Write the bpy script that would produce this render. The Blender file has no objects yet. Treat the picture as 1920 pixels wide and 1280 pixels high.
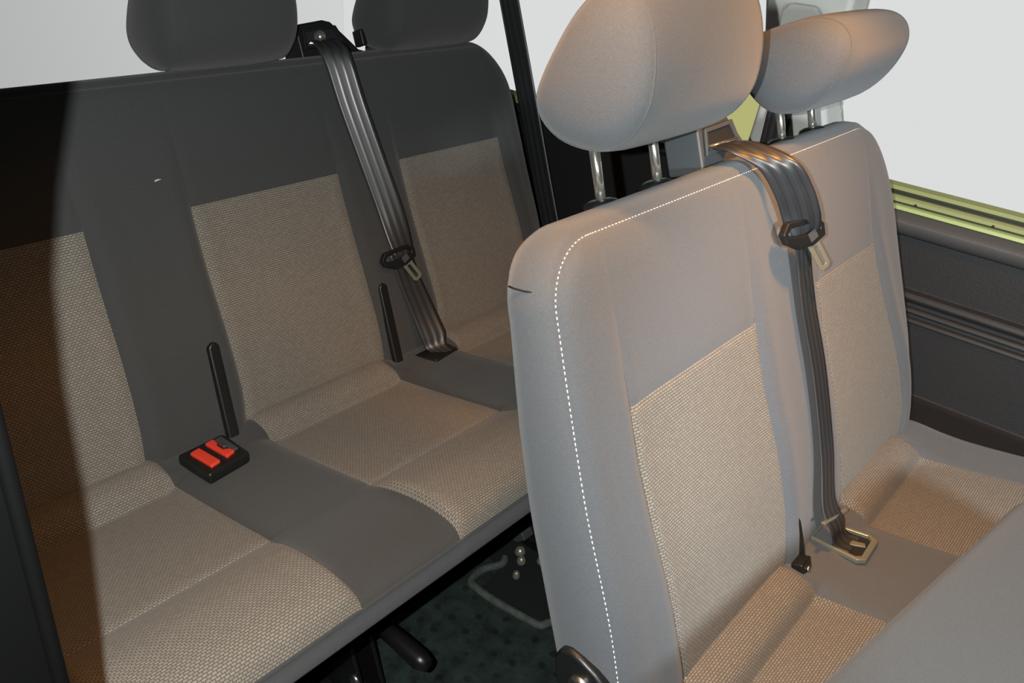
import bpy, bmesh, math, random
from mathutils import Vector, Matrix
random.seed(7)
S = bpy.context.scene
COL = S.collection

# ------------------------------------------------------------------ camera
CAMPOS = Vector((-0.65307, -1.05238, 1.25823))
RX = Vector((0.64789312, -0.75780423, 0.07724794))      # picture right
DN = Vector((-0.31746409, -0.36081209, -0.87694423))    # picture down
FW = Vector((0.69242404, 0.54364269, -0.4743433))       # view direction
cam = bpy.data.cameras.new('camera')
cam.sensor_width = 36.0
cam.lens = 1588.117 / 1920 * 36
cam.clip_start = 0.01
camo = bpy.data.objects.new('camera', cam)
M = Matrix.Identity(4)
for i in range(3):
    M[i][0] = RX[i]; M[i][1] = -DN[i]; M[i][2] = -FW[i]; M[i][3] = CAMPOS[i]
camo.matrix_world = M
COL.objects.link(camo)
S.camera = camo

# ------------------------------------------------------------------ colour management, backdrop, flash
S.view_settings.view_transform = 'Standard'
S.view_settings.look = 'None'
S.view_settings.exposure = 0.0
S.view_settings.gamma = 1.0
S.view_settings.use_curve_mapping = False

W = bpy.data.worlds.new('overcast')
S.world = W
W.use_nodes = True
nt = W.node_tree
nt.nodes.clear()
out = nt.nodes.new('ShaderNodeOutputWorld')
bg = nt.nodes.new('ShaderNodeBackground')
tc = nt.nodes.new('ShaderNodeTexCoord')
sp = nt.nodes.new('ShaderNodeSeparateXYZ')
nt.links.new(tc.outputs['Generated'], sp.inputs[0])
mx = nt.nodes.new('ShaderNodeMath'); mx.operation = 'ADD'
nt.links.new(sp.outputs['X'], mx.inputs[0]); nt.links.new(sp.outputs['Y'], mx.inputs[1])
rp = nt.nodes.new('ShaderNodeMapRange')                  # shaped backdrop: bright past far side and tail, no light at the door
rp.inputs['From Min'].default_value = 0.1; rp.inputs['From Max'].default_value = 0.75
rp.inputs['To Min'].default_value = 0.0; rp.inputs['To Max'].default_value = 1.0
nt.links.new(mx.outputs[0], rp.inputs[0])
gx = nt.nodes.new('ShaderNodeMapRange')
gx.inputs['From Min'].default_value = 0.25; gx.inputs['From Max'].default_value = 0.75
gx.inputs['To Min'].default_value = 0.43; gx.inputs['To Max'].default_value = 0.76
nt.links.new(sp.outputs['X'], gx.inputs[0])
ml = nt.nodes.new('ShaderNodeMath'); ml.operation = 'MULTIPLY'
nt.links.new(rp.outputs[0], ml.inputs[0]); nt.links.new(gx.outputs[0], ml.inputs[1])
bg.inputs['Color'].default_value = (1.0, 1.0, 1.015, 1)
# invented outside: bright below the horizon, darkened above to cut ambient light
ez = nt.nodes.new('ShaderNodeMapRange'); ez.interpolation_type = 'SMOOTHSTEP'
ez.inputs['From Min'].default_value = .02; ez.inputs['From Max'].default_value = .22
ez.inputs['To Min'].default_value = 1.0; ez.inputs['To Max'].default_value = .06
nt.links.new(sp.outputs['Z'], ez.inputs[0])
ml2 = nt.nodes.new('ShaderNodeMath'); ml2.operation = 'MULTIPLY'
nt.links.new(ml.outputs[0], ml2.inputs[0]); nt.links.new(ez.outputs[0], ml2.inputs[1])
nt.links.new(ml2.outputs[0], bg.inputs['Strength'])
nt.links.new(bg.outputs[0], out.inputs[0])

def point_light(name, loc, watts, color, radius):
    l = bpy.data.lights.new(name, 'POINT')
    l.energy = watts; l.color = color; l.shadow_soft_size = radius
    o = bpy.data.objects.new(name, l); o.location = loc
    COL.objects.link(o)
    return o
FLASH = CAMPOS - RX * 0.046 - DN * 0.006
point_light('camera_flash', FLASH, 59.0, (0.98, 1.0, 0.97), 0.004)
# unseen spot added in the doorway to brighten the second-row bench
tl = bpy.data.lights.new('hand_torch', 'SPOT')
tl.energy = 98.0; tl.color = (0.88, 0.96, 1.0); tl.shadow_soft_size = .06
tl.spot_size = math.radians(58); tl.spot_blend = .7
to = bpy.data.objects.new('hand_torch', tl)
to.location = (-.48, -1.68, 1.30)
to.rotation_euler = (Vector((.62, -.86, .60)) - Vector(to.location)).to_track_quat('-Z', 'Y').to_euler()
COL.objects.link(to)

# ------------------------------------------------------------------ helpers
def tag(o, label=None, cat=None, group=None, kind=None):
    if label: o['label'] = label
    if cat: o['category'] = cat
    if group: o['group'] = group
    if kind: o['kind'] = kind
    return o
def empty(name, loc, label, cat, group=None):
    o = bpy.data.objects.new(name, None)
    o.location = loc
    o.empty_display_size = 0.05
    COL.objects.link(o)
    return tag(o, label, cat, group)
class MB:
    """collects vertices and faces, links them as one mesh object"""
    def __init__(self): self.v = []; self.f = []; self.uv = None; self.sm = []
    def add(self, vs, fs, smooth=False):
        b = len(self.v)
        self.v += [tuple(p) for p in vs]
        self.f += [tuple(i + b for i in f) for f in fs]
        self.sm += [smooth] * len(fs)
        return self
    def box(self, c, s, ax=None):
        ax = ax or (Vector((1,0,0)), Vector((0,1,0)), Vector((0,0,1)))
        c = Vector(c)
        vs = [c + ax[0]*s[0]/2*i + ax[1]*s[1]/2*j + ax[2]*s[2]/2*k for i in (-1,1) for j in (-1,1) for k in (-1,1)]
        return self.add(vs, [(0,1,3,2),(4,6,7,5),(0,4,5,1),(2,3,7,6),(0,2,6,4),(1,5,7,3)])
    def prism(self, pts, ofs):
        """polygon of 3-D points pushed along the offset vector"""
        n = len(pts); pts = [Vector(p) for p in pts]; ofs = Vector(ofs)
        vs = pts + [p + ofs for p in pts]
        fs = [tuple(range(n))[::-1], tuple(range(n, 2*n))]
        fs += [(i, (i+1) % n, n + (i+1) % n, n + i) for i in range(n)]
        return self.add(vs, fs)
    def frame(self, outer, inner, ofs):
        """ring between two polygons, given thickness"""
        n = len(outer); ofs = Vector(ofs)
        o = [Vector(p) for p in outer]; i_ = [Vector(p) for p in inner]
        vs = o + i_ + [p + ofs for p in o] + [p + ofs for p in i_]
        fs = []
        for a in range(n):
            b = (a+1) % n
            fs += [(a, b, n+b, n+a), (2*n+a, 3*n+a, 3*n+b, 2*n+b), (a, 2*n+a, 2*n+b, b), (n+a, n+b, 3*n+b, 3*n+a)]
        return self.add(vs, fs)
    def tube(self, path, r, n=12, caps=True):
        path = [Vector(p) for p in path]
        rs = r if isinstance(r, (list, tuple)) else [r]*len(path)
        vs = []; fs = []
        up = None
        for i, p in enumerate(path):
            t = (path[min(i+1, len(path)-1)] - path[max(i-1, 0)]).normalized()
            if up is None:
                up = Vector((0,0,1)) if abs(t.z) < .9 else Vector((1,0,0))
            a = t.cross(up).normalized(); b = a.cross(t).normalized(); up = b
            for k in range(n):
                q = 2*math.pi*k/n
                vs.append(p + (a*math.cos(q) + b*math.sin(q))*rs[i])
        for i in range(len(path)-1):
            for k in range(n):
                fs.append((i*n+k, i*n+(k+1) % n, (i+1)*n+(k+1) % n, (i+1)*n+k))
        if caps:
            fs.append(tuple(range(n))[::-1]); fs.append(tuple(range((len(path)-1)*n, len(path)*n)))
        return self.add(vs, fs, True)
    def lathe(self, c, axis, prof, n=24):
        """profile of (radius, height along axis)"""
        c = Vector(c); axis = Vector(axis).normalized()
        a = axis.orthogonal().normalized(); b = axis.cross(a)
        vs = []; fs = []
        for r, h in prof:
            for k in range(n):
                q = 2*math.pi*k/n
                vs.append(c + axis*h + (a*math.cos(q) + b*math.sin(q))*max(r, 1e-5))
        for i in range(len(prof)-1):
            for k in range(n):
                fs.append((i*n+k, i*n+(k+1) % n, (i+1)*n+(k+1) % n, (i+1)*n+k))
        fs.append(tuple(range(n))[::-1]); fs.append(tuple(range((len(prof)-1)*n, len(prof)*n)))
        return self.add(vs, fs, True)
    def build(self, name, mat, parent=None, bevel=0, smooth=None, uv=None, seg=2, sub=0):
        me = bpy.data.meshes.new(name)
        me.from_pydata(self.v, [], self.f)
        me.materials.append(mat)
        for i, p in enumerate(me.polygons):
            p.use_smooth = self.sm[i] if smooth is None else smooth
        if uv is not None:
            l = me.uv_layers.new(name='UVMap')
            for lp in me.loops: l.data[lp.index].uv = uv[lp.vertex_index]
        bm = bmesh.new(); bm.from_mesh(me)
        bmesh.ops.recalc_face_normals(bm, faces=bm.faces)
        bm.to_mesh(me); bm.free()
        o = bpy.data.objects.new(name, me)
        COL.objects.link(o)
        if bevel:
            m = o.modifiers.new('bevel', 'BEVEL'); m.width = bevel; m.segments = seg; m.limit_method = 'ANGLE'
            m.angle_limit = math.radians(35)
            for p in me.polygons: p.use_smooth = True
            w = o.modifiers.new('wn', 'WEIGHTED_NORMAL'); w.keep_sharp = True
        if sub:
            m = o.modifiers.new('sub', 'SUBSURF'); m.levels = sub; m.render_levels = sub
        if parent:
            o.parent = parent
            o.matrix_parent_inverse = Matrix.Translation(-parent.location)
        return o
def lerp(a, b, t): return a + (b-a)*t
def tab(t, s):
    """piecewise-linear table of (s, value), s ascending"""
    if s <= t[0][0]: return t[0][1]
    for (a, va), (b, vb) in zip(t, t[1:]):
        if s <= b: return lerp(va, vb, (s-a)/(b-a))
    return t[-1][1]
def arc(x, sgn, sc, rs, rx, top=.5425):
    """outline table of an elliptical shoulder from height sc to the top edge"""
    r = []
    for k in range(1, 15):
        q = math.sin(math.pi/2*k/14)
        r.append((sc+rs*q, x-sgn*rx*(1-math.sqrt(max(0, 1-q*q)))))
    return r
def smooth_tab(t, s):
    if s > .40: return tab(t, s)
    e = .012
    return (tab(t, s-e) + 2*tab(t, s) + tab(t, s+e))/4

# ------------------------------------------------------------------ materials
def mat(name, col, rough=.6, metal=0.0, spec=.5, bump=0.0, bscale=300, sheen=0.0, mottle=0.0, mscale=6, coat=0.0):
    m = bpy.data.materials.new(name); m.use_nodes = True
    n = m.node_tree; b = n.nodes['Principled BSDF']
    b.inputs['Base Color'].default_value = (*col, 1)
    b.inputs['Roughness'].default_value = rough
    b.inputs['Metallic'].default_value = metal
    b.inputs['Specular IOR Level'].default_value = spec
    b.inputs['Sheen Weight'].default_value = sheen
    b.inputs['Coat Weight'].default_value = coat
    tc = n.nodes.new('ShaderNodeTexCoord')
    if bump:
        no = n.nodes.new('ShaderNodeTexNoise'); no.inputs['Scale'].default_value = bscale; no.inputs['Detail'].default_value = 3
        n.links.new(tc.outputs['Object'], no.inputs['Vector'])
        bp = n.nodes.new('ShaderNodeBump'); bp.inputs['Strength'].default_value = bump; bp.inputs['Distance'].default_value = .002
        n.links.new(no.outputs['Fac'], bp.inputs['Height']); n.links.new(bp.outputs[0], b.inputs['Normal'])
    if mottle:
        no = n.nodes.new('ShaderNodeTexNoise'); no.inputs['Scale'].default_value = mscale; no.inputs['Detail'].default_value = 5
        no.inputs['Roughness'].default_value = .65
        n.links.new(tc.outputs['Object'], no.inputs['Vector'])
        hv = n.nodes.new('ShaderNodeMapRange')
        hv.inputs['From Min'].default_value = .3; hv.inputs['From Max'].default_value = .7
        hv.inputs['To Min'].default_value = 1-mottle; hv.inputs['To Max'].default_value = 1+mottle
        n.links.new(no.outputs['Fac'], hv.inputs[0])
        mm = n.nodes.new('ShaderNodeMix'); mm.data_type = 'RGBA'; mm.blend_type = 'MULTIPLY'; mm.inputs[0].default_value = 1
        mm.inputs[6].default_value = (*col, 1)
        n.links.new(hv.outputs[0], mm.inputs[7]); n.links.new(mm.outputs[2], b.inputs['Base Color'])
    return m

def fabric_dark(name='charcoal_cloth', col=(.053, .056, .057)):
    m = mat(name, col, rough=.95, spec=.15, bump=.35, bscale=900, sheen=.2, mottle=.10, mscale=420)
    m.node_tree.nodes['Principled BSDF'].inputs['Sheen Roughness'].default_value = .5
    return m
def fabric_weave(name='beige_weave', w=.0060, h=.0036):
    """basket weave: pale threads with dark gaps, from UVs in metres"""
    m = bpy.data.materials.new(name); m.use_nodes = True
    n = m.node_tree; b = n.nodes['Principled BSDF']
    b.inputs['Roughness'].default_value = .92; b.inputs['Specular IOR Level'].default_value = .15
    b.inputs['Sheen Weight'].default_value = .15
    uv = n.nodes.new('ShaderNodeUVMap'); uv.uv_map = 'UVMap'
    br = n.nodes.new('ShaderNodeTexBrick')
    br.offset = .5; br.squash = 1
    br.inputs['Scale'].default_value = 1.0
    br.inputs['Brick Width'].default_value = w
    br.inputs['Row Height'].default_value = h
    br.inputs['Mortar Size'].default_value = .0007
    br.inputs['Mortar Smooth'].default_value = .6
    br.inputs['Color1'].default_value = (.250, .233, .200, 1)
    br.inputs['Color2'].default_value = (.205, .191, .164, 1)
    br.inputs['Mortar'].default_value = (.092, .086, .075, 1)
    n.links.new(uv.outputs[0], br.inputs['Vector'])
    n.links.new(br.outputs['Color'], b.inputs['Base Color'])
    bp = n.nodes.new('ShaderNodeBump'); bp.invert = True
    bp.inputs['Strength'].default_value = .5; bp.inputs['Distance'].default_value = .001
    n.links.new(br.outputs['Fac'], bp.inputs['Height']); n.links.new(bp.outputs[0], b.inputs['Normal'])
    return m
def webbing_mat():
    """black belt webbing with lengthwise ribs; UV.x runs across the belt"""
    m = bpy.data.materials.new('black_webbing'); m.use_nodes = True
    n = m.node_tree; b = n.nodes['Principled BSDF']
    b.inputs['Roughness'].default_value = .38; b.inputs['Specular IOR Level'].default_value = .7
    uv = n.nodes.new('ShaderNodeUVMap'); uv.uv_map = 'UVMap'
    wv = n.nodes.new('ShaderNodeTexWave'); wv.wave_type = 'BANDS'; wv.bands_direction = 'X'
    wv.inputs['Scale'].default_value = 1.1; wv.inputs['Distortion'].default_value = 0
    wv.inputs['Phase Offset'].default_value = 2.4
    n.links.new(uv.outputs[0], wv.inputs['Vector'])
    cr = n.nodes.new('ShaderNodeValToRGB')
    cr.color_ramp.elements[0].position = .35; cr.color_ramp.elements[0].color = (.018, .019, .020, 1)
    cr.color_ramp.elements[1].position = .75; cr.color_ramp.elements[1].color = (.034, .035, .039, 1)
    n.links.new(wv.outputs['Fac'], cr.inputs[0]); n.links.new(cr.outputs[0], b.inputs['Base Color'])
    rr = n.nodes.new('ShaderNodeMapRange'); rr.inputs['To Min'].default_value = .55; rr.inputs['To Max'].default_value = .33
    n.links.new(wv.outputs['Fac'], rr.inputs[0]); n.links.new(rr.outputs[0], b.inputs['Roughness'])
    bp = n.nodes.new('ShaderNodeBump'); bp.inputs['Strength'].default_value = .4; bp.inputs['Distance'].default_value = .002
    n.links.new(wv.outputs['Fac'], bp.inputs['Height']); n.links.new(bp.outputs[0], b.inputs['Normal'])
    return m
def glass_mat():
    m = bpy.data.materials.new('window_glass'); m.use_nodes = True
    n = m.node_tree; n.nodes.clear()
    o = n.nodes.new('ShaderNodeOutputMaterial'); mi = n.nodes.new('ShaderNodeMixShader')
    t = n.nodes.new('ShaderNodeBsdfTransparent'); g = n.nodes.new('ShaderNodeBsdfGlossy')
    g.inputs['Roughness'].default_value = .02
    t.inputs['Color'].default_value = (.97, .98, .97, 1)
    f = n.nodes.new('ShaderNodeFresnel'); f.inputs['IOR'].default_value = 1.18
    n.links.new(f.outputs[0], mi.inputs[0]); n.links.new(t.outputs[0], mi.inputs[1]); n.links.new(g.outputs[0], mi.inputs[2])
    n.links.new(mi.outputs[0], o.inputs[0])
    return m
def floor_mat():
    m = mat('dark_rubber', (.022, .034, .030), rough=.62, spec=.4, bump=.25, bscale=260, mottle=.55, mscale=28)
    n = m.node_tree; b = n.nodes['Principled BSDF']
    tc = n.nodes.new('ShaderNodeTexCoord')
    vo = n.nodes.new('ShaderNodeTexVoronoi'); vo.inputs['Scale'].default_value = 26; vo.inputs['Randomness'].default_value = .25
    n.links.new(tc.outputs['Object'], vo.inputs['Vector'])
    cr = n.nodes.new('ShaderNodeValToRGB')
    cr.color_ramp.elements[0].position = .16; cr.color_ramp.elements[0].color = (.5, .5, .5, 1)
    cr.color_ramp.elements[1].position = .24; cr.color_ramp.elements[1].color = (1, 1, 1, 1)
    n.links.new(vo.outputs['Distance'], cr.inputs[0])
    src = b.inputs['Base Color'].links[0].from_socket
    mm = n.nodes.new('ShaderNodeMix'); mm.data_type = 'RGBA'; mm.blend_type = 'MULTIPLY'; mm.inputs[0].default_value = 1
    n.links.new(src, mm.inputs[6]); n.links.new(cr.outputs[0], mm.inputs[7]); n.links.new(mm.outputs[2], b.inputs['Base Color'])
    return m

TINT = bpy.data.materials.new('olive_tinted_glass'); TINT.use_nodes = True
_n = TINT.node_tree; _n.nodes.clear()
_o = _n.nodes.new('ShaderNodeOutputMaterial'); _t = _n.nodes.new('ShaderNodeBsdfTransparent')
_t.inputs['Color'].default_value = (.80, .79, .50, 1)       # two faces: the tint counts twice
_n.links.new(_t.outputs[0], _o.inputs[0])
DARK = fabric_dark()
DARK_LIT = fabric_dark('grey_cloth', (.100, .110, .121))          # charcoal cloth lightened: brighter light on the second row put into colour
WEAVE = fabric_weave()
WEB = webbing_mat()
GLASS = glass_mat()
RUBBER = floor_mat()
BLACK = mat('black_plastic', (.010, .011, .011), rough=.38, spec=.5, bump=.08, bscale=500)
BLACKM = mat('black_matt_plastic', (.016, .017, .018), rough=.7, spec=.3)
SLATE = mat('grey_moulded_plastic', (.060, .066, .072), rough=.45, spec=.5, bump=.12, bscale=700)
STEEL = mat('black_painted_steel', (.008, .008, .008), rough=.35, spec=.6, bump=.2, bscale=60)
BOLT = mat('bare_steel', (.55, .55, .55), rough=.35, metal=1, bump=.1, bscale=200)
CHROME = mat('chrome', (.88, .86, .78), rough=.16, metal=.92)
LATCH = mat('brushed_steel', (.36, .36, .28), rough=.30, metal=.6, bump=.05, bscale=900)
RED = mat('red_plastic', (.80, .065, .035), rough=.45, spec=.4)
THREAD = mat('pale_thread', (.82, .82, .80), rough=.8)
TRIMP = mat('dark_grained_trim', (.017, .017, .018), rough=.55, spec=.45, bump=.5, bscale=650)
TRIMB = mat('black_grained_trim', (.014, .014, .015), rough=.6, spec=.4, bump=.4, bscale=650)
PAINT = mat('olive_paint', (.34, .37, .17), rough=.3, spec=.5, coat=.3)
LIME = mat('lime_paint', (.40, .50, .20), rough=.3, spec=.5)
SOFT = mat('soft_grey_trim', (.072, .072, .072), rough=.5, spec=.45, bump=.4, bscale=650)
PALE = mat('pale_grey_trim', (.56, .57, .54), rough=.55, spec=.4, bump=.15, bscale=500)
SEAL = mat('window_seal', (.03, .035, .02), rough=.5)
LIPM = mat('worn_rubber_edge', (.075, .085, .075), rough=.7, mottle=.4, mscale=60)  # mat lip, paler and greyer than the floor rubber
DOORRUB = mat('door_rubber', (.0012, .0014, .0013), rough=.7, spec=.08)
HEAD = mat('headlining', (.10, .10, .098), rough=.95)
MARK = mat('pale_mark', (.6, .62, .62), rough=.8)

# ------------------------------------------------------------------ seat frames
A = math.radians(20.989)
SV = Vector((0, math.sin(A), math.cos(A)))       # up along the backrest
HV = Vector((0, -math.cos(A), math.sin(A)))      # out of the backrest, towards its sitter
XV = Vector((1, 0, 0))
ROW = -0.8083                                    # second row sits this far forward of the third
def BF(x, s, h, dy): return Vector((x, dy, .45)) + SV*s + HV*h

def cosspace(a, b, n):
    return [a + (b-a)*(.5-.5*math.cos(math.pi*i/n)) for i in range(n+1)]

def catmull(pts, n):
    """smooth polyline through the points, n steps per span"""
    P = [Vector(p) for p in pts]; r = []
    for i in range(len(P)-1):
        a = P[max(i-1, 0)]; b = P[i]; c = P[i+1]; d = P[min(i+2, len(P)-1)]
        for k in range(n):
            t = k/n
            r.append(.5*((2*b) + (c-a)*t + (2*a-5*b+4*c-d)*t*t + (3*b-a-3*c+d)*t**3))
    r.append(P[-1].copy())
    return r

def make_backrest(root, dy, left, right, pads, smid=.57, stitch=False, cloth=None):
    cloth = cloth or DARK
    """left/right: outline tables s->x;  pads: list of (left table, right table)"""
    s0, s1 = -.07, smid-.03
    rows = [s0, -.045, -.025, -.012] + [lerp(0, .33, i/14) for i in range(15)]
    rows += [.338, .344, .348, .352, .358, .366, .38, .40, .42, .44, .46, .475, .49, .50, .508, .515, .521, .526, .530, .534, s1]
    rows = sorted(set([r for r in rows if r < .46] + [.455+(s1-.455)*math.sin(math.pi/2*k/22) for k in range(23)]))
    # columns : list of functions s -> x, with the pad index when between its edges
    edges = [('o', left)]
    for l, r in pads: edges += [('p', l), ('p', r)]
    edges += [('o', right)]
    cols = []                                     # (edge k, fraction)
    for k in range(len(edges)-1):
        n = 18 if k % 2 else 12
        fr = cosspace(0, 1, n)
        cols += [(k, f) for f in (fr[:-1] if k < len(edges)-2 else fr)]
    def colx(c, s):
        k, f = c
        a = smooth_tab(edges[k][1], s); b = smooth_tab(edges[k+1][1], s)
        xl = smooth_tab(left, s); xr = smooth_tab(right, s)
        # the corner rounding squeezes the outer columns only
        a = min(max(a, xl), xr); b = min(max(b, xl), xr)
        if k == 0: b = max(b, xl+.012)
        if k == 1: a = max(a, xl+.012)
        if k == len(edges)-2: a = min(a, xr-.012)
        if k == len(edges)-3: b = min(b, xr-.012)
        return lerp(a, b, f)
    R_in, R_dp = .04, .016
    def height(x, s):
        xl = smooth_tab(left, s); xr = smooth_tab(right, s)
        d = min(x-xl, xr-x, (s1-s)*1.0)
        # distance to outline measured also on the sloping corner
        h = 0
        q = max(0, min(1, d/R_in))
        h -= R_dp*(1-math.sqrt(max(0, 1-(1-q)**2)))
        # pads dish in slightly, bolsters stand proud near their edges
        fade = min(1, max(0, (.47-s)/.16))
        for l, r in pads:
            a = smooth_tab(l, s); b = smooth_tab(r, s)
            if a-.05 < x < b+.05:
                t = min(abs(x-a), abs(x-b))
                ins = a < x < b
                if ins: h -= fade*.010*(1-math.exp(-(t/.02)**1.2))*.55
                else: h += fade*.006*math.exp(-((t-.022)/.016)**2)
                h -= (fade*.006 + .0006)*math.exp(-(t/.0045)**2)
            if a < x < b:
                h -= .0025*math.exp(-((s-.35)/.004)**2)
        # lower lumbar roll
        h += .006*math.exp(-((s-.13)/.10)**2)
        if s < .02: h -= .010*((.02-s)/.06)**1.5 if s > -.04 else .010
        return h
    nr, nc = len(rows), len(cols)
    V = []; UV = []
    for s in rows:
        for c in cols:
            x = colx(c, s)
            V.append(BF(x, s, height(x, s), dy)); UV.append((x, s))
    def idx(i, j): return i*nc+j
    fdark = []; fpad = [[] for _ in pads]
    for i in range(nr-1):
        sm = (rows[i]+rows[i+1])/2
        for j in range(nc-1):
            q = (idx(i, j), idx(i, j+1), idx(i+1, j+1), idx(i+1, j))
            k = cols[j][0]
            if k % 2 and sm < .35: fpad[(k-1)//2].append(q)
            else: fdark.append(q)
    # border, going up the left side, over the top, down the right
    bord = [idx(i, 0) for i in range(nr)] + [idx(nr-1, j) for j in range(1, nc)] + [idx(i, nc-1) for i in range(nr-2, -1, -1)]
    shape = [(.003, -.0165), (.008, -.024), (.011, -.040), (.012, -.055), (.010, -.072), (.004, -.090), (-.006, -.099), (-.02, -.105)]
    prev = bord; rings = []
    nb = len(bord)
    xs = [(UV[b][0], UV[b][1]) for b in bord]
    for off, hh in shape:
        ring = []
        for m_, b in enumerate(bord):
            a = Vector(xs[max(m_-2, 0)]); c = Vector(xs[min(m_+2, nb-1)])
            t = (c-a); nrm = Vector((-t.y, t.x)).normalized() if t.length > 1e-6 else Vector((0, 1))
            x, s = xs[m_]
            topness = max(0, nrm.y)
            T = tab([(0, .105), (.25, .105), (.35, .099), (.45, .086), (.51, .080), (.55, .082)], s) + .012*topness
            h = -.016 + (hh+.016)*T/.105
            o2 = off + topness**2*max(0, (off+.008))*.25
            p = BF(x+nrm.x*o2, s+nrm.y*o2, h, dy)
            V.append(p); UV.append((x, s)); ring.append(len(V)-1)
        rings.append(ring)
    for a, b in zip([bord]+rings[:-1], rings):
        for m_ in range(nb-1):
            fdark.append((a[m_], b[m_], b[m_+1], a[m_+1]))
    last = rings[-1]                               # back shell: strips from left side to right side
    L = last[:nr]; T_ = last[nr-1:nr-1+nc]; Rr = last[nr-1+nc-1:][::-1]
    for i in range(nr-1):
        fdark.append((L[i], L[i+1], Rr[i+1], Rr[i]))
    fdark.append(tuple(T_))
    def sub(name, faces, m, par):
        used = sorted(set(i for f in faces for i in f)); mp = {u: n for n, u in enumerate(used)}
        mb = MB(); mb.add([V[u] for u in used], [tuple(mp[i] for i in f) for f in faces], True)
        return mb.build(name, m, par, uv=[UV[u] for u in used])
    back = sub('backrest', fdark, cloth, root)
    for k, fp in enumerate(fpad):
        o = sub('insert_panel', fp, WEAVE, back); tag(o, 'beige basket weave insert')
    if stitch:                                     # pale top-stitching along the front edge seam
        mb = MB()
        path = [V[b]+HV*.0006 for b in bord[3:]]
        acc = 0; on = 0
        pts = []
        for a, b in zip(path, path[1:]):
            L_ = (b-a).length; t = 0
            while t < L_:
                pts.append(a+(b-a)*(t/L_)); t += .0011
        k = 0
        while k+5 < len(pts):
            seg = pts[k:k+4]
            mb.tube([seg[0], seg[-1]], .0007, 6); k += 6
        o = mb.build('stitching', THREAD, back)
    return back

CP_PAD = [[(.10, .405), (.03, .436), (.0, .447), (-.02, .4475), (-.04, .438), (-.052, .4150)],
          [(-.052, .4150), (-.10, .429), (-.17, .4455), (-.24, .461), (-.285, .4705), (-.298, .4700)],
          [(-.298, .4700), (-.31, .481), (-.34, .4985), (-.38, .510), (-.42, .5145), (-.45, .512), (-.468, .504), (-.477, .490), (-.480, .4815)],
          [(-.480, .4815), (-.4815, .475), (-.476, .45), (-.459, .411), (-.44, .402), (-.38, .400)]]
CP_STR = [[(.10, .405), (.03, .430), (.0, .436), (-.02, .4370), (-.04, .4365), (-.052, .4360)],
          [(-.052, .4360), (-.10, .4385), (-.17, .449), (-.24, .462), (-.285, .4715), (-.298, .4740)],
          [(-.298, .4740), (-.31, .4765), (-.34, .484), (-.38, .4930), (-.42, .4985), (-.45, .4980), (-.468, .4945), (-.477, .488), (-.480, .4815)],
          [(-.480, .4815), (-.4815, .475), (-.476, .45), (-.459, .411), (-.44, .402), (-.38, .400)]]
def cushion_profile(segs):
    r = []; brk = []
    for k, s in enumerate(segs):
        c = [(p.x, p.y) for p in (Vector((a, b, 0)) for a, b in [(q.x, q.y) for q in catmull([(u, v, 0) for u, v in s], 5)])]
        if k: c = c[1:]
        r += c; brk.append(len(r)-1)
    return r, brk

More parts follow.
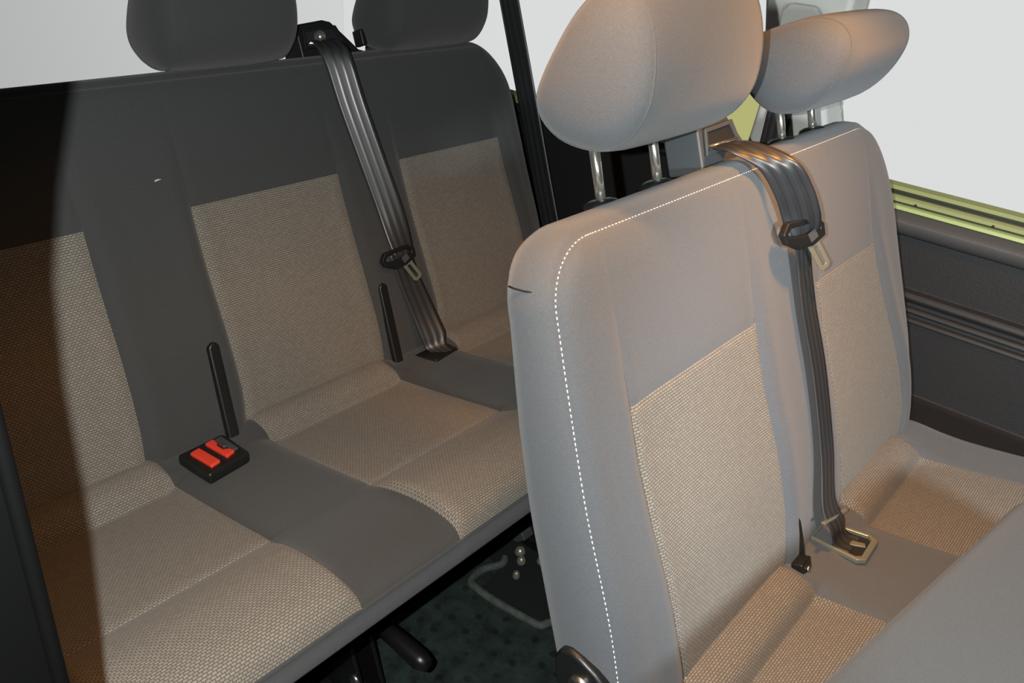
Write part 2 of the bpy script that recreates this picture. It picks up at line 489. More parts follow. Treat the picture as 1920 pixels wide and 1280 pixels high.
def make_cushion(root, dy, xl, xr, pads, cloth=None):
    cloth = cloth or DARK
    pp, brk = cushion_profile(CP_PAD); ps, _ = cushion_profile(CP_STR)
    n = len(pp)
    arc = [0]
    for a, b in zip(pp, pp[1:]): arc.append(arc[-1]+math.hypot(b[0]-a[0], b[1]-a[1]))
    edges = [xl] + [e for p in pads for e in p] + [xr]
    cols = []
    for k in range(len(edges)-1):
        fr = cosspace(0, 1, 18 if k % 2 else 12)
        cols += [(k, f) for f in (fr[:-1] if k < len(edges)-2 else fr)]
    V = []; UV = []
    nc = len(cols)
    for i in range(n):
        for k, f in cols:
            x = lerp(edges[k], edges[k+1], f)
            if k % 2:
                t = min(x-edges[k], edges[k+1]-x); w = min(1, .35+t/.008*.65) if i > brk[1] else min(1, .5+t/.010*.5)
            else:
                t = min(abs(x-e) for e in edges[1:-1]); w = max(0, .35-t/.006*.35) if i > brk[1] else max(0, .5-t/.02*.5)
            y = lerp(ps[i][0], pp[i][0], w); z = lerp(ps[i][1], pp[i][1], w)
            if i <= brk[2]: z -= .0022*math.exp(-(t/.0028)**2)
            d = min(x-xl, xr-x)                       # rounded ends
            if d < .035 and i <= brk[3]:
                q = 1-max(0, d/.035); e = (1-math.sqrt(max(0, 1-q*q)))
                z -= min(.03, z-.402)*e
                if y < -.40: y += .02*e
            if i <= brk[2] and not k % 2: z += .0
            V.append(Vector((x, y+dy, z))); UV.append((x, arc[i]))
    fd = []; fp = [[] for _ in pads]
    for i in range(n-1):
        for j in range(nc-1):
            q = (i*nc+j, i*nc+j+1, (i+1)*nc+j+1, (i+1)*nc+j)
            k = cols[j][0]
            if k % 2 and i < brk[2]: fp[(k-1)//2].append(q)
            else: fd.append(q)
    # ends drop to the underside; underside closes the shell
    low = .402
    for j, sgn in ((0, -1), (nc-1, 1)):
        base = len(V)
        for i in range(n):
            p = V[i*nc+j]; V.append(Vector((p.x, p.y, min(p.z, low)-.001))); UV.append((0, 0))
        for i in range(n-1): fd.append((i*nc+j, (i+1)*nc+j, base+i+1, base+i))
        if j == 0: bl = base
        else: brr = base
    for i in range(n-1): fd.append((bl+i, bl+i+1, brr+i+1, brr+i))
    def sub(name, faces, m, par):
        used = sorted(set(i for f in faces for i in f)); mp = {u: k for k, u in enumerate(used)}
        mb = MB(); mb.add([V[u] for u in used], [tuple(mp[i] for i in f) for f in faces], True)
        return mb.build(name, m, par, uv=[UV[u] for u in used])
    c = sub('cushion', fd, cloth, root)
    for f in fp:
        tag(sub('insert_panel', f, WEAVE, c), 'beige basket weave insert')
    # cord along the front seam
    mb = MB(); path = []
    for j in range(2, nc-2): path.append(V[brk[2]*nc+j]+Vector((0, -.0006, .0002)))
    mb.tube(path, .0022, 8); mb.build('piping', cloth, c)
    return c

# head restraint: side profile (h, s) leaning forward at the top
HP = [(0.0, 0.0), (-.034, .006), (-.066, .022), (-.086, .046), (-.088, .070), (-.072, .094), (-.044, .122), (-.012, .148),
      (.024, .164), (.054, .160), (.073, .138), (.077, .105), (.071, .068), (.056, .034), (.030, .010)]
def make_headrest(root, dy, xc, sb, hoff=0.0, half=.140, tilt=0.0, scale=1.0, posts=(-.061, .061), post_h=-.062, top_s=.575, cloth=None):
    cloth = cloth or DARK
    hc, sc = -.005, .082
    loop = []
    n = len(HP)
    for i in range(n):
        a, b, c, d = (Vector((*HP[(i+k) % n], 0)) for k in (-1, 0, 1, 2))
        for k in range(4):
            t = k/4
            q = .5*((2*b)+(c-a)*t+(2*a-5*b+4*c-d)*t*t+(3*b-a-3*c+d)*t**3)
            loop.append((q.x-hc, q.y-sc))
    secs = [(-1.0, .02), (-.998, .16), (-.990, .34), (-.975, .52), (-.95, .68), (-.915, .80), (-.87, .885), (-.82, .935), (-.76, .962), (-.62, .985), (-.3, 1.0), (0, 1.0)]
    secs = secs + [(-a, b) for a, b in secs[-2::-1]]
    V = []; F = []
    m = len(loop)
    ct, st = math.cos(tilt), math.sin(tilt)
    for u, k in secs:
        for h, s in loop:
            h2 = h*k*scale; s2 = s*k*scale
            h3 = h2*ct + s2*st; s3 = -h2*st + s2*ct
            V.append(BF(xc+u*half, sb+sc*scale+s3, hoff+hc+h3, dy))
    for i in range(len(secs)-1):
        for j in range(m):
            F.append((i*m+j, i*m+(j+1) % m, (i+1)*m+(j+1) % m, (i+1)*m+j))
    F.append(tuple(range(m))); F.append(tuple(range((len(secs)-1)*m, len(secs)*m)))
    mb = MB(); mb.add(V, F, True)
    hr = mb.build('headrest', cloth, root)
    for sg in (0, 1):                                  # seam cord where the end caps meet the front
        u, k = secs[7] if sg == 0 else secs[-8]
        mb = MB(); pth = []
        for h, s in loop+loop[:1]:
            h2 = h*k*scale*1.004; s2 = s*k*scale*1.004
            pth.append(BF(xc+u*half, sb+sc*scale-h2*st+s2*ct, hoff+hc+h2*ct+s2*st, dy))
        mb.tube(pth, .0007, 6); mb.build('seam', cloth, hr)
    for px in posts:
        mb = MB(); mb.tube([BF(xc+px, top_s-.03, post_h, dy), BF(xc+px+.002, sb+.05, post_h+.004, dy)], .0062, 20)
        mb.build('post', CHROME, hr)
        mb = MB(); mb.lathe(BF(xc+px, top_s-.004, post_h, dy), SV, [(.019, -.004), (.021, .001), (.0195, .005), (.013, .0075), (.008, .008)], 28)
        mb.build('post_bezel', BLACK, hr)
    return hr

def make_guide(root, dy, xc, sb, hb, body=None):
    body = body or SLATE
    """moulded belt guide on the top edge of the backrest"""
    poly = [(-.047, -.012), (-.047, .046), (-.040, .055), (.018, .060), (.034, .056), (.060, .030), (.085, .004), (.090, -.012)]
    f = [BF(xc+x, sb+s, hb, dy) for x, s in poly]
    mb = MB(); mb.prism(f, -HV*.055)
    g = mb.build('belt_guide', body, root, bevel=.004)
    mb = MB(); mb.frame([BF(xc+x, sb+s, hb+.001, dy) for x, s in ((-.040, .010), (.060, .010), (.040, .048), (-.036, .046))],
                        [BF(xc+x, sb+s, hb+.001, dy) for x, s in ((-.034, .016), (.050, .016), (.034, .042), (-.031, .040))], HV*.004)
    mb.build('slot_frame', body, g, bevel=.001)
    mb = MB(); mb.prism([BF(xc+x, sb+s, hb+.0005, dy) for x, s in ((-.034, .016), (.050, .016), (.034, .042), (-.031, .040))], HV*.001)
    mb.build('slot', BLACKM, g)
    mb = MB(); mb.tube([BF(xc-.030, sb+.020, hb+.004, dy), BF(xc+.044, sb+.020, hb+.004, dy)], .0035, 12)
    mb.build('roller', CHROME, g)
    return g

def ribbon(pts, width, name, parent, m=WEB, thick=.0014):
    """pts: list of (centre, across vector); a belt strap with UV.x across"""
    C = catmull([p for p, a in pts], 8)
    Aa = catmull([a for p, a in pts], 8)
    mb = MB(); V = []; F = []; UV = []
    L = 0; na = 8
    for i, (c, a) in enumerate(zip(C, Aa)):
        a = a.normalized()
        t = (C[min(i+1, len(C)-1)]-C[max(i-1, 0)]).normalized()
        nn = a.cross(t).normalized()
        if i: L += (C[i]-C[i-1]).length
        w = width(i/(len(C)-1)) if callable(width) else width
        for sd in (1, -1):
            for k in range(na+1):
                u = k/na
                V.append(c + a*(u-.5)*w + nn*sd*thick/2); UV.append((u, L))
    row = 2*(na+1)
    for i in range(len(C)-1):
        for k in range(na):
            for sd in (0, 1):
                b0 = i*row+sd*(na+1)+k; b1 = (i+1)*row+sd*(na+1)+k
                F.append((b0, b0+1, b1+1, b1))
        for e in (0, na):
            F.append((i*row+e, i*row+na+1+e, (i+1)*row+na+1+e, (i+1)*row+e))
    F.append((0, na, row-1, na+1)); e = (len(C)-1)*row; F.append((e, e+na, e+row-1, e+na+1))
    mb.add(V, F, True)
    return mb.build(name, m, parent, uv=UV)

def slot_tab(root, dy, x, s0, s1, w=.020, h=.004, lean=0.0):
    """black plastic tab lying against the foot of the backrest"""
    pts = [(-w/2, s0), (w/2, s0), (w/2, s1-w*.4), (w*.3, s1-w*.08), (0, s1), (-w*.3, s1-w*.08), (-w/2, s1-w*.4)]
    mb = MB(); mb.prism([BF(x+a+lean*(s-s1), s, h, dy) for a, s in pts], HV*.013)
    o = mb.build('slot_trim', BLACK, root, bevel=.004, seg=3)
    return o

def leg_frame(root, x, y0):
    """black steel foot under the bench: trapezoid plate, floor rail, lever"""
    mb = MB()
    prof = [(-.36, .0), (-.34, .03), (-.30, .05), (-.24, .22), (-.26, .40), (-.02, .40), (-.05, .22), (-.02, .05), (.04, .03), (.06, .0)]
    mb.prism([(x-.02, y0+y, z) for y, z in prof], (.008, 0, 0))
    mb.prism([(x+.02, y0+y, z) for y, z in prof], (.008, 0, 0))
    lg = mb.build('leg', STEEL, root, bevel=.002)
    mb = MB(); mb.box((x+.004, y0-.15, .014), (.075, .46, .028)); mb.build('floor_rail', STEEL, lg, bevel=.004)
    for yy, zz in ((-.27, .20), (-.16, .30), (-.06, .09), (-.28, .09)):
        mb = MB(); mb.lathe((x-.020, y0+yy, zz), (-1, 0, 0), [(.011, 0), (.012, .003), (.010, .007), (.003, .008)], 10)
        mb.build('bolt', BOLT, lg)
    return lg

# ------------------------------------------------------------------ setting
def struct(mb, name, m, **k):
    return tag(mb.build(name, m, None, **k), kind='structure')
mb = MB(); mb.box((.2, -.60, -.02), (1.9, 3.6, .04)); struct(mb, 'floor', RUBBER)
mb = MB(); mb.box((.25, -.60, 1.47), (1.9, 3.6, .04)); struct(mb, 'ceiling', HEAD)
def extrude_y(prof, y0, y1, name, m, closed=True, **k):
    mb = MB(); mb.prism([(x, y0, z) for x, z in prof], (0, y1-y0, 0)); return struct(mb, name, m, **k)
# far side wall: kick ledge, ribbed lining, rounded elbow ledge
WX = 1.06
lin = [(.955, 0), (.955, .385), (1.035, .392), (1.052, .40), (1.058, .546), (1.050, .549), (1.050, .556), (1.057, .559), (1.057, .566), (1.049, .569), (1.049, .577),
       (1.057, .580), (1.057, .588), (1.047, .591), (1.044, .600), (1.047, .608), (1.058, .613), (1.060, .715), (1.062, .762), (1.16, .762), (1.16, 0)]
extrude_y(lin, -1.90, -.395, 'wall_right', TRIMP, bevel=.002)
extrude_y([(1.0615, .713), (1.046, .717), (1.036, .724), (1.029, .735), (1.029, .746), (1.036, .755), (1.050, .761), (1.0615, .762)], -1.90, -.395, 'trim_12', SOFT, bevel=.002)
lin2 = [(.955, 0), (.955, .36), (1.04, .372), (1.058, .40), (1.060, .735), (1.05, .745), (1.055, .757), (1.07, .762), (1.16, .762), (1.16, 0)]
extrude_y(lin2, -.395, 1.05, 'wall_right_rear', TRIMB, bevel=.002)
extrude_y([(1.050, .762), (1.052, .768), (1.064, .771), (1.064, .762)], -1.90, -.46, 'trim_1', LIME)
extrude_y([(1.064, .762), (1.064, .780), (1.085, .786), (1.085, .762)], -1.90, 1.05, 'trim_2', PAINT)
extrude_y([(1.078, .786), (1.078, .7905), (1.088, .7905), (1.088, .786)], -1.90, -.46, 'trim_3', SEAL)
extrude_y([(1.080, .7905), (1.080, .798), (1.10, .801), (1.10, .7905)], -1.90, -.46, 'trim_4', PAINT)
extrude_y([(1.058, .7712), (1.058, .7732), (1.0635, .7732), (1.0635, .7712)], -1.90, -.46, 'trim_13', SEAL)
extrude_y([(1.074, .783), (1.074, .7865), (1.080, .7865), (1.080, .783)], -1.90, -.46, 'trim_14', SEAL)
for k, (zz, rr) in enumerate(((.600, .006), (.572, .0042), (.552, .0042))):  # paler strips put the highlight along the lining ribs into colour
    mb = MB(); mb.tube([(1.050, -1.90, zz), (1.050, -.395, zz)], rr, 10); struct(mb, 'trim_%d' % (15+k), SOFT)
mb = MB()
for yy in (-.66, -.80, -.94):
    mb.lathe((1.064, yy, .773), (-1, 0, 0), [(.003, 0), (.003, .0008), (.0005, .001)], 10)
struct(mb, 'trim_5', BLACKM)
mb = MB(); mb.box((1.105, -1.18, 1.11), (.005, 1.44, .70)); struct(mb, 'window_1', GLASS)
mb = MB(); mb.box((1.105, .225, 1.11), (.005, 1.25, .70)); struct(mb, 'window_2', GLASS)
mb = MB(); mb.box((.25, 1.02, 1.08), (1.6, .005, .74)); struct(mb, 'window_3', GLASS)
# pillar between the side windows, with its sheet metal shoulder behind
mb = MB()
mb.prism([(1.03, -.300, .762), (1.03, -.318, .93), (1.03, -.302, 1.0), (1.03, -.282, 1.10), (1.03, -.27, 1.45),
          (1.03, -.46, 1.45), (1.03, -.456, 1.115), (1.03, -.450, .93), (1.03, -.468, .88), (1.03, -.472, .762)], (.10, 0, 0))
pil = struct(mb, 'trim_6', PALE, bevel=.012, seg=3)
mb = MB()
mb.prism([(1.075, -.31, .762), (1.075, -.31, .965), (1.075, -.24, .945), (1.075, -.19, .90), (1.075, -.15, .83), (1.075, -.09, .795), (1.075, -.09, .762)], (.006, 0, 0))
struct(mb, 'window_4', TINT)
mb = MB(); mb.box((1.09, .86, 1.11), (.12, .09, .70)); struct(mb, 'trim_8', HEAD, bevel=.01)
mb = MB(); mb.box((.25, 1.04, .36), (1.9, .06, .72)); struct(mb, 'wall_rear', TRIMB)
mb = MB(); mb.box((-.605, .2, .72), (.08, 1.72, 1.45)); struct(mb, 'wall_left', TRIMB)
PZ = [(-.552, 0), (-.552, .9), (-.552, 1.05), (-.5485, 1.10), (-.540, 1.14), (-.529, 1.175), (-.519, 1.22), (-.512, 1.34), (-.512, 1.45)]
mb = MB(); mb.prism([(x, -.676, z) for x, z in PZ] + [(-.65, -.676, 1.45), (-.65, -.676, 0)], (0, .03, 0)); struct(mb, 'trim_9', DOORRUB)
mb = MB(); mb.tube([(x+.001, -.680, z) for x, z in PZ], .004, 10); struct(mb, 'trim_10', DOORRUB)

# two warm cabin lamps above the second row
LENS = bpy.data.materials.new('lamp_lens'); LENS.use_nodes = True
_b = LENS.node_tree.nodes['Principled BSDF']; _b.inputs['Emission Color'].default_value = (1, .45, .12, 1); _b.inputs['Emission Strength'].default_value = 2
_b.inputs['Base Color'].default_value = (.8, .7, .6, 1)
for LX, LY, side, WT in ((-.08, -.61, 'door side', 1.6), (.42, -.78, 'window side', 2.8)):
    lamp = empty('cabin_lamp', (LX, LY, 1.45), 'small warm cabin lamp on the headlining, %s of the second row' % side, 'lamp')
    mb = MB(); mb.box((LX, LY, 1.436), (.13, .09, .028)); mb.build('base', PALE, lamp, bevel=.004)
    mb = MB(); mb.box((LX, LY, 1.421), (.09, .06, .008)); mb.build('lens', LENS, lamp, bevel=.003)
    al = bpy.data.lights.new('cabin_lamp_light', 'AREA'); al.shape = 'RECTANGLE'; al.size = .08; al.size_y = .05
    al.energy = WT; al.color = (1.0, .40, .06); al.spread = math.radians(116)
    alo = bpy.data.objects.new('cabin_lamp_light', al); alo.location = (LX, LY, 1.412); COL.objects.link(alo)

# ------------------------------------------------------------------ third row bench
rear = empty('bench_seat', (.14, -.1, 0), 'three-place charcoal and beige bench seat by the rear window', 'bench seat')
rl = [(-.1, -.535), (.35, -.53), (.42, -.53)] + arc(-.53, -1, .42, .122, .11)
rr = [(-.1, .818), (.16, .822), (.30, .822), (.42, .820)] + arc(.820, 1, .42, .122, .11)
rp_ = [([(0, -.462), (.36, -.468)], [(-.05, -.183), (0, -.180), (.05, -.174), (.135, -.170), (.36, -.161)]),
       ([(-.05, -.006), (0, -.003), (.04, .003), (.24, .004), (.36, .008)], [(0, .302), (.06, .304), (.13, .3), (.36, .299)]),
       ([(-.05, .44), (0, .449), (.05, .461), (.134, .453), (.24, .45), (.36, .449)], [(0, .752), (.17, .747), (.36, .737)])]
back_r = make_backrest(rear, 0.0, rl, rr, rp_, smid=.572)
cush_r = make_cushion(rear, 0.0, -.535, .82, [(-.462, -.168), (.003, .292), (.455, .742)])
make_headrest(rear, 0.0, .136, .549, hoff=.005, half=.127, post_h=-.045, posts=(-.06, .06), top_s=.57)
h2 = make_headrest(rear, 0.0, .600, .546, hoff=-.002, half=.140, post_h=-.045, posts=(-.06, .06), top_s=.57)
mb = MB(); mb.box(BF(.462, .583, -.050, 0), (.012, .030, .026), (XV, SV, HV)); mb.build('adjuster', BLACK, h2, bevel=.003)
g = make_guide(rear, 0.0, .372, .562, -.055, BLACK)
mb = MB(); mb.lathe(BF(.372, .592, -.052, 0), (HV+SV*.3-XV*.6), [(.012, -.004), (.012, .002), (.009, .008), (.003, .011)], 20); mb.build('button', CHROME, g)
slot_tab(rear, 0.0, -.031, -.03, .138, w=.020, h=.002, lean=.07)
slot_tab(rear, 0.0, .325, -.03, .136, w=.020, h=.002, lean=.03)
# double buckle let into the cushion between the left and middle places
cz = Vector((0, -.995, .10)).normalized()        # cushion plane, forward
cn = Vector((0, .10, .995)).normalized()
bo = Vector((-.105, -.062, .448))
def CU(a, b, c, o=bo): return o + XV*a + cz*b + cn*c
mb = MB(); mb.prism([CU(*p, -.012) for p in ((-.038, -.040), (.044, -.044), (.040, .036), (-.036, .046))], cn*.020)
bk = mb.build('buckle_housing', BLACK, rear, bevel=.005)
def redbtn(pts):
    mb = MB(); mb.prism([CU(*p, .006) for p in pts], cn*.007); tag(mb.build('button', RED, bk, bevel=.0022), 'red release button')
redbtn(((-.026, -.022), (-.008, -.026), (-.006, .030), (-.024, .034)))
redbtn(((.004, -.030), (.020, -.032), (.019, -.018), (.014, -.012), (.014, .006), (.022, .012), (.024, .022), (.006, .028)))
mb = MB(); mb.prism([CU(*p, .006) for p in ((.020, -.030), (.034, -.031), (.032, .018), (.026, .018), (.024, .008))], cn*.006); mb.build('latch_slot', SLATE, bk, bevel=.001)
mb = MB(); mb.prism([CU(*p, .006) for p in ((.0165, -.012), (.024, -.013), (.0235, .004), (.0165, .004))], cn*.0085); mb.build('latch', BOLT, bk, bevel=.001)
# belt well in the cushion between the middle and right places
bw = Vector((.403, -.040, .436))
mb = MB(); mb.prism([CU(*p, -.006, bw) for p in ((-.048, -.022), (.040, -.026), (.036, .020), (-.030, .028))], cn*.009); mb.build('belt_well', BLACK, rear, bevel=.003)
lg1 = leg_frame(rear, -.01, -.02); lg2 = leg_frame(rear, .53, -.02)
mb = MB(); mb.tube([(.0, -.30, .21), (.0, -.37, .207), (.0, -.415, .203), (.0, -.432, .204)], [.013, .015, .016, .011], 12); tag(mb.build('lever', STEEL, lg1), 'black release lever')
mb = MB(); mb.prism([(.48, -.14, .02), (.48, -.235, .045), (.48, -.245, .030), (.48, -.225, .012), (.48, -.14, .0)], (.05, 0, 0)); mb.build('bracket', SLATE, lg2, bevel=.004)
for p, r in (((.49, -.165, .01), .009), ((.46, -.25, .012), .012), ((.44, -.27, .012), .010), ((.40, -.29, .012), .008), ((.47, -.30, .012), .010)):
    mb = MB(); mb.lathe(p, (0, 0, 1), [(r, 0), (r*1.05, .006), (r*.7, .016), (.002, .018)], 10); mb.build('bolt', LATCH, lg2)
# pale fluff marks on the cloth
mb = MB(); mb.lathe(BF(-.034, .398, .0005, 0), HV, [(.0016, 0), (.0012, .0006), (.0005, .001)], 8); mb.tube([BF(-.039, .397, .0006, 0), BF(-.034, .3985, .0008, 0), BF(-.029, .398, .0006, 0)], .0011, 6); 
mb.build('lint', MARK, back_r)

# ------------------------------------------------------------------ second row bench
front = empty('bench_seat', (.43, ROW-.1, 0), 'two-place charcoal and beige bench seat nearest the camera, with raised headrests', 'bench seat')
fl_ = [(-.1, -.066), (0, -.063), (.122, -.059), (.27, -.054), (.407, -.045), (.47, -.040)] + arc(-.040, -1, .47, .070, .070)
fr_ = [(-.1, .860), (0, .872), (.06, .886), (.124, .900), (.253, .910), (.35, .908)] + arc(.908, 1, .35, .19, .125)
fp_ = [([(-.05, .047), (0, .046), (.107, .040), (.2, .034), (.285, .032), (.36, .036)], [(-.05, .325), (0, .336), (.06, .345), (.16, .342), (.25, .337), (.36, .337)]),
       ([(-.05, .52), (0, .527), (.07, .534), (.16, .536), (.256, .537), (.36, .531)], [(-.05, .80), (0, .828), (.03, .843), (.11, .831), (.225, .805), (.36, .778)])]
back_f = make_backrest(front, ROW, fl_, fr_, fp_, smid=.570, stitch=True, cloth=DARK_LIT)
cush_f = make_cushion(front, ROW, -.05, .905, [(.038, .325), (.527, .788)], cloth=DARK_LIT)
make_headrest(front, ROW, .194, .612, hoff=-.004, half=.140, posts=(-.052, .071), post_h=-.074, top_s=.556, cloth=DARK_LIT)
make_headrest(front, ROW, .652, .590, hoff=.0, half=.142, posts=(-.053, .062), post_h=-.060, top_s=.556, tilt=math.radians(38), scale=.94, cloth=DARK_LIT)
g = make_guide(front, ROW, .405, .560, -.06)
slot_tab(front, ROW, .366, -.06, .128, w=.012, h=-.005)
mb = MB(); mb.box(BF(.345, -.022, .012, ROW), (.030, .035, .018), (XV, SV, HV)); lb = mb.build('buckle_stalk', BLACK, front, bevel=.003)
mb = MB(); mb.lathe(BF(.345, -.018, .021, ROW), HV, [(.005, 0), (.005, .002), (.002, .004)], 12); mb.build('rivet', BOLT, lb)
# belt well with a metal surround
fw = Vector((.443, -.041+ROW, .4385))
mb = MB()
mb.frame([CU(*p, -.003, fw) for p in ((-.026, -.044), (.028, -.044), (.038, .026), (.030, .040), (-.026, .042), (-.034, .032))],
         [CU(*p, -.003, fw) for p in ((-.021, -.038), (.023, -.038), (.031, .024), (.025, .031), (-.021, .033), (-.027, .026))], cn*.008)
bw2 = mb.build('belt_well', LATCH, front, bevel=.0015)
mb = MB(); mb.prism([CU(*p, -.0025, fw) for p in ((-.023, -.041), (.025, -.041), (.034, .025), (.027, .035), (-.023, .037), (-.030, .029))], cn*.002); mb.build('well_floor', BLACKM, bw2)
mb = MB(); mb.prism([CU(*p, -.0005, fw) for p in ((-.006, .004), (.006, .000), (.014, .026), (.006, .030))], cn*.003); mb.build('anchor_tongue', LATCH, bw2, bevel=.001)
leg_frame(front, .10, ROW-.02); leg_frame(front, .72, ROW-.02)
# stitched join across the outer side
mb = MB(); mb.tube([BF(-.0370, .497, -.0170, ROW), BF(-.0432, .500, -.030, ROW), BF(-.0462, .503, -.045, ROW), BF(-.0462, .506, -.058, ROW), BF(-.0440, .508, -.067, ROW)], .0010, 6); mb.build('seam', BLACKM, back_f)
# recliner cover on the outer side
hx = -.0795
def HS(s, h, x=hx): return BF(x, s, h, ROW)
poly = [(-.02, -.088), (.060, -.088), (.090, -.082), (.103, -.070), (.104, -.056), (.096, -.042), (.082, -.026), (.066, -.016), (.045, -.010), (.0, -.006), (-.03, -.004)]
mb = MB(); mb.prism([HS(s, h) for s, h in poly], (.016, 0, 0))
rc = mb.build('recliner_cover', BLACK, front, bevel=.006, seg=4)
mb = MB(); mb.lathe(HS(.062, -.050), (-1, 0, 0), [(.014, -.002), (.014, .003), (.011, .006), (.004, .0075)], 24); mb.build('bolt', BOLT, rc)

# ------------------------------------------------------------------ belts
def tongue(root, ctr, ax, ay, az, scale=1.0):
    """black grip with a slotted steel blade; local axes ax (right), ay (up), az (out)"""
    def P(a, b, c): return ctr + (ax*a + ay*b)*scale + az*c
    mb = MB()
    body = [(-.046, .004), (-.034, .018), (.030, .018), (.046, .006), (.046, -.012), (.016, -.022), (-.014, -.022), (-.040, -.010)]
    slot = [(-.036, .004), (-.028, .010), (.026, .010), (.036, .004), (.036, -.001), (.014, -.004), (-.012, -.004), (-.034, -.001)]
    mb.frame([P(a, b, -.003) for a, b in body], [P(a, b, -.003) for a, b in slot], az*.010)
    t = mb.build('tongue', BLACK, root, bevel=.0025, seg=3)
    mb = MB()
    o = [(.004, -.016), (.034, -.012), (.034, -.020), (.052, -.052), (.047, -.058), (.034, -.062), (.028, -.059), (.010, -.026)]
    i = [(.018, -.024), (.027, -.023), (.028, -.025), (.043, -.051), (.042, -.053), (.036, -.055), (.034, -.054), (.019, -.027)]
    mb.frame([P(a, b, .002) for a, b in o], [P(a, b, .002) for a, b in i], az*.0025)
    tag(mb.build('blade', LATCH, t, bevel=.0006), 'slotted steel blade')
    mb = MB(); mb.prism([P(a, b, .007) for a, b in ((.004, -.004), (.020, .002), (.026, -.010), (.010, -.016))], az*.0012); mb.build('badge', SLATE, t)
    return t
DIAG = (XV*.50 + HV*.86)
# second row, middle of the bench
b1 = empty('seat_belt', BF(.45, 0, .02, ROW), 'black seat belt with shiny upper strap over the near bench backrest', 'seat belt')
up = [(BF(.405, .578, -.062, ROW), XV*.9+HV*.3), (BF(.393, .580, -.045, ROW), XV*.9+HV*.35), (BF(.385, .573, -.012, ROW), XV*.85+HV*.45), (BF(.392, .545, .026, ROW), DIAG), (BF(.412, .508, .034, ROW), DIAG), (BF(.432, .470, .032, ROW), DIAG), (BF(.447, .436, .026, ROW), XV*.85+HV*.4)]
ribbon(up, .050, 'webbing', b1)
low = [(BF(.449, .438, .022, ROW), XV), (BF(.456, .41, .018, ROW), XV), (BF(.460, .33, .015, ROW), XV), (BF(.463, .236, .018, ROW), XV), (BF(.449, .12, .022, ROW), XV), (BF(.428, .045, .025, ROW), XV), (BF(.428, .012, .034, ROW), XV), (Vector((.438, ROW-.036, .4460)), XV), (Vector((.444, ROW-.056, .4405)), XV)]
ribbon(low, .046, 'webbing', b1)
tongue(b1, BF(.433, .446, .028, ROW), (XV*.93-SV*.06+HV*.2).normalized(), SV, HV, .97)
mb = MB(); mb.prism([BF(.392, .033, .0265, ROW), BF(.392, .029, .0265, ROW), BF(.474, .009, .0265, ROW), BF(.474, .0135, .0265, ROW)], HV*.006)
tag(mb.build('belt_stop', LATCH, b1, bevel=.0006), 'thin metal belt stop')
# third row, middle
b2 = empty('seat_belt', BF(.38, 0, .02, 0), 'black seat belt crossing the rear bench between its middle and right places', 'seat belt')
up = [(BF(.368, .580, -.056, 0), XV), (BF(.362, .584, -.040, 0), XV), (BF(.350, .574, -.008, 0), XV*.95+HV*.2), (BF(.345, .545, .016, 0), XV*.80+HV*.6), (BF(.352, .46, .018, 0), XV*.80+HV*.6), (BF(.366, .36, .018, 0), XV*.80+HV*.6), (BF(.381, .26, .018, 0), XV*.85+HV*.5), (BF(.390, .175, .018, 0), XV)]
ribbon(up, .050, 'webbing', b2)
low = [(BF(.384, .180, .014, 0), XV), (BF(.392, .12, .014, 0), XV*.95+HV*.1), (BF(.402, .06, .018, 0), XV*.95+HV*.2), (BF(.406, .008, .027, 0), XV*.9+HV*.4), (Vector((.404, -.034, .446)), XV*.8+HV*.5), (Vector((.408, -.056, .440)), XV*.8+HV*.5)]
ribbon(low, lambda t: .052 if t < .6 else .052-.02*(t-.6)/.4, 'webbing', b2)
tongue(b2, BF(.370, .174, .018, 0), (XV*.99+SV*.05).normalized(), SV, HV, .92)
# third row, outer belt hanging from the rear corner
b3 = empty('seat_belt', (1.0, .15, .45), 'black seat belt hanging beside the right end of the rear bench', 'seat belt')
ribbon([(Vector((1.0, .47, 1.43)), Vector((0, -1, .25))), (Vector((1.0, .375, 1.10)), Vector((0, -1, .25))), (Vector((1.0, .345, 1.013)), Vector((0, -1, .25))), (Vector((1.0, .255, .77)), Vector((0, -1, .3))), (Vector((1.0, .170, .54)), Vector((0, -1, .3))), (Vector((1.0, .10, .37)), Vector((0, -1, .3)))], .060, 'webbing', b3)
# belt on the pillar
b4 = empty('seat_belt', (1.02, -.37, .77), 'short black seat belt lying down the pale pillar behind the right headrest', 'seat belt')
ribbon([(Vector((1.022, -.372, 1.06)), Vector((0, -1, .1))), (Vector((1.022, -.369, .95)), Vector((0, -1, .1))), (Vector((1.022, -.366, .83)), Vector((0, -1, .1))), (Vector((1.022, -.364, .74)), Vector((0, -1, .1)))], .052, 'webbing', b4)
mb = MB(); mb.prism([(1.03, -.33, 1.05), (1.03, -.33, 1.085), (1.03, -.345, 1.10), (1.03, -.395, 1.10), (1.03, -.41, 1.085), (1.03, -.41, 1.05)], (-.020, 0, 0)); mb.build('anchor_cover', PALE, b4, bevel=.006, seg=3)

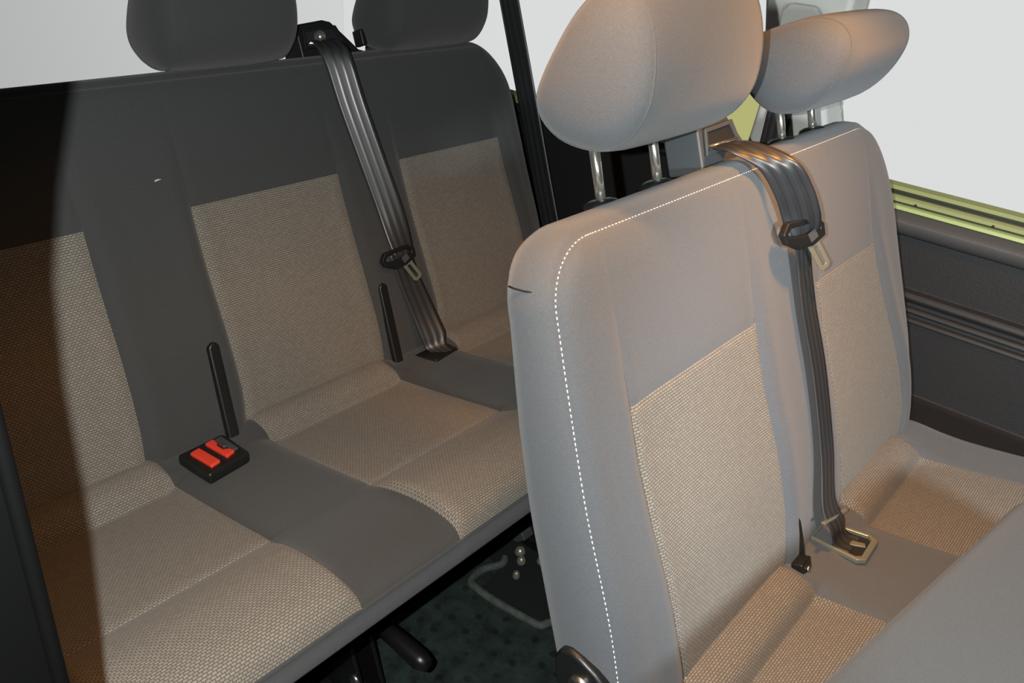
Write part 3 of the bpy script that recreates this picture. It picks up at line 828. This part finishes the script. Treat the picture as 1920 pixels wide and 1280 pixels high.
# ------------------------------------------------------------------ seat ahead, reclined back over the second row
fs = empty('reclined_seat', (.16, -2.0, 0), 'plain grey back of the reclined seat cutting across the lower right corner', 'seat')
E0 = Vector((-.052, -.961, .658)); ED = Vector((.446, -.071, 0)).normalized()
FD = (Vector((0, -1, -.22)) - ED*ED.dot(Vector((0, -1, -.22)))).normalized()
FN = ED.cross(FD).normalized()
if FN.z < 0: FN = -FN
A0, A1, FL = -.16, .50, .70
def SEAT(a, b, c): return E0 + ED*a + FD*b + FN*c
n1, n2 = 40, 36
V = []; F = []
for i in range(n2+1):
    b = FL*(i/n2)**1.4
    for j in range(n1+1):
        a = lerp(A0, A1, .5-.5*math.cos(math.pi*j/n1))
        cr = .07                                            # rounded shoulders
        ins = 0
        if b < cr: ins = cr*(1-math.sqrt(1-(1-b/cr)**2))*.8
        a = lerp(A0+ins, A1-ins, (a-A0)/(A1-A0))
        d = min(a-A0-ins, A1-ins-a, b)
        q = 1-min(1, d/.035); c = -.014*(1-math.sqrt(max(0, 1-q*q)))
        V.append(SEAT(a, b, c))
for i in range(n2):
    for j in range(n1):
        F.append((i*(n1+1)+j, i*(n1+1)+j+1, (i+1)*(n1+1)+j+1, (i+1)*(n1+1)+j))
bord = [i*(n1+1) for i in range(n2, -1, -1)] + list(range(1, n1+1)) + [i*(n1+1)+n1 for i in range(1, n2+1)]
nb = len(bord); base = len(V)
for dd, k2 in ((-.02, .0), (-.045, 0), (-.06, 0)):
    for k in bord: V.append(V[k] + FN*dd)
prev = bord
for r in range(3):
    cur = list(range(base+r*nb, base+(r+1)*nb))
    for k in range(nb-1): F.append((prev[k], cur[k], cur[k+1], prev[k+1]))
    prev = cur
F.append(tuple(prev))
mb = MB(); mb.add(V, F, True); mb.build('backrest', DARK, fs)
mb = MB(); mb.box((.06, -1.93, .42), (.50, .50, .14)); mb.build('cushion', DARK, fs, bevel=.035, seg=4)
for sx in (-.14, .24):
    mb = MB(); mb.prism([(sx, -2.14, 0), (sx, -2.12, .36), (sx, -1.72, .36), (sx, -1.74, 0)], (.02, 0, 0)); mb.build('leg', STEEL, fs, bevel=.002)

# ------------------------------------------------------------------ raised lip of the floor mat round the seat foot
lip = MB()
lp = catmull([(.434, -.232, .006), (.412, -.239, .006), (.373, -.222, .006), (.334, -.227, .006), (.326, -.25, .006), (.326, -.301, .006), (.333, -.357, .006), (.340, -.399, .006), (.356, -.409, .006), (.42, -.43, .006), (.56, -.43, .006), (.64, -.43, .006)], 6)
lip.tube(lp, .0085, 10)
struct(lip, 'trim_11', LIPM)
mb = MB(); mb.prism([(.40, -.245, .0), (.342, -.25, .0), (.345, -.31, .0), (.352, -.39, .0), (.42, -.42, .0), (.64, -.42, .0), (.64, -.10, .0), (.46, -.10, .0)], (0, 0, .0025))
struct(mb, 'trim_18', BLACKM)
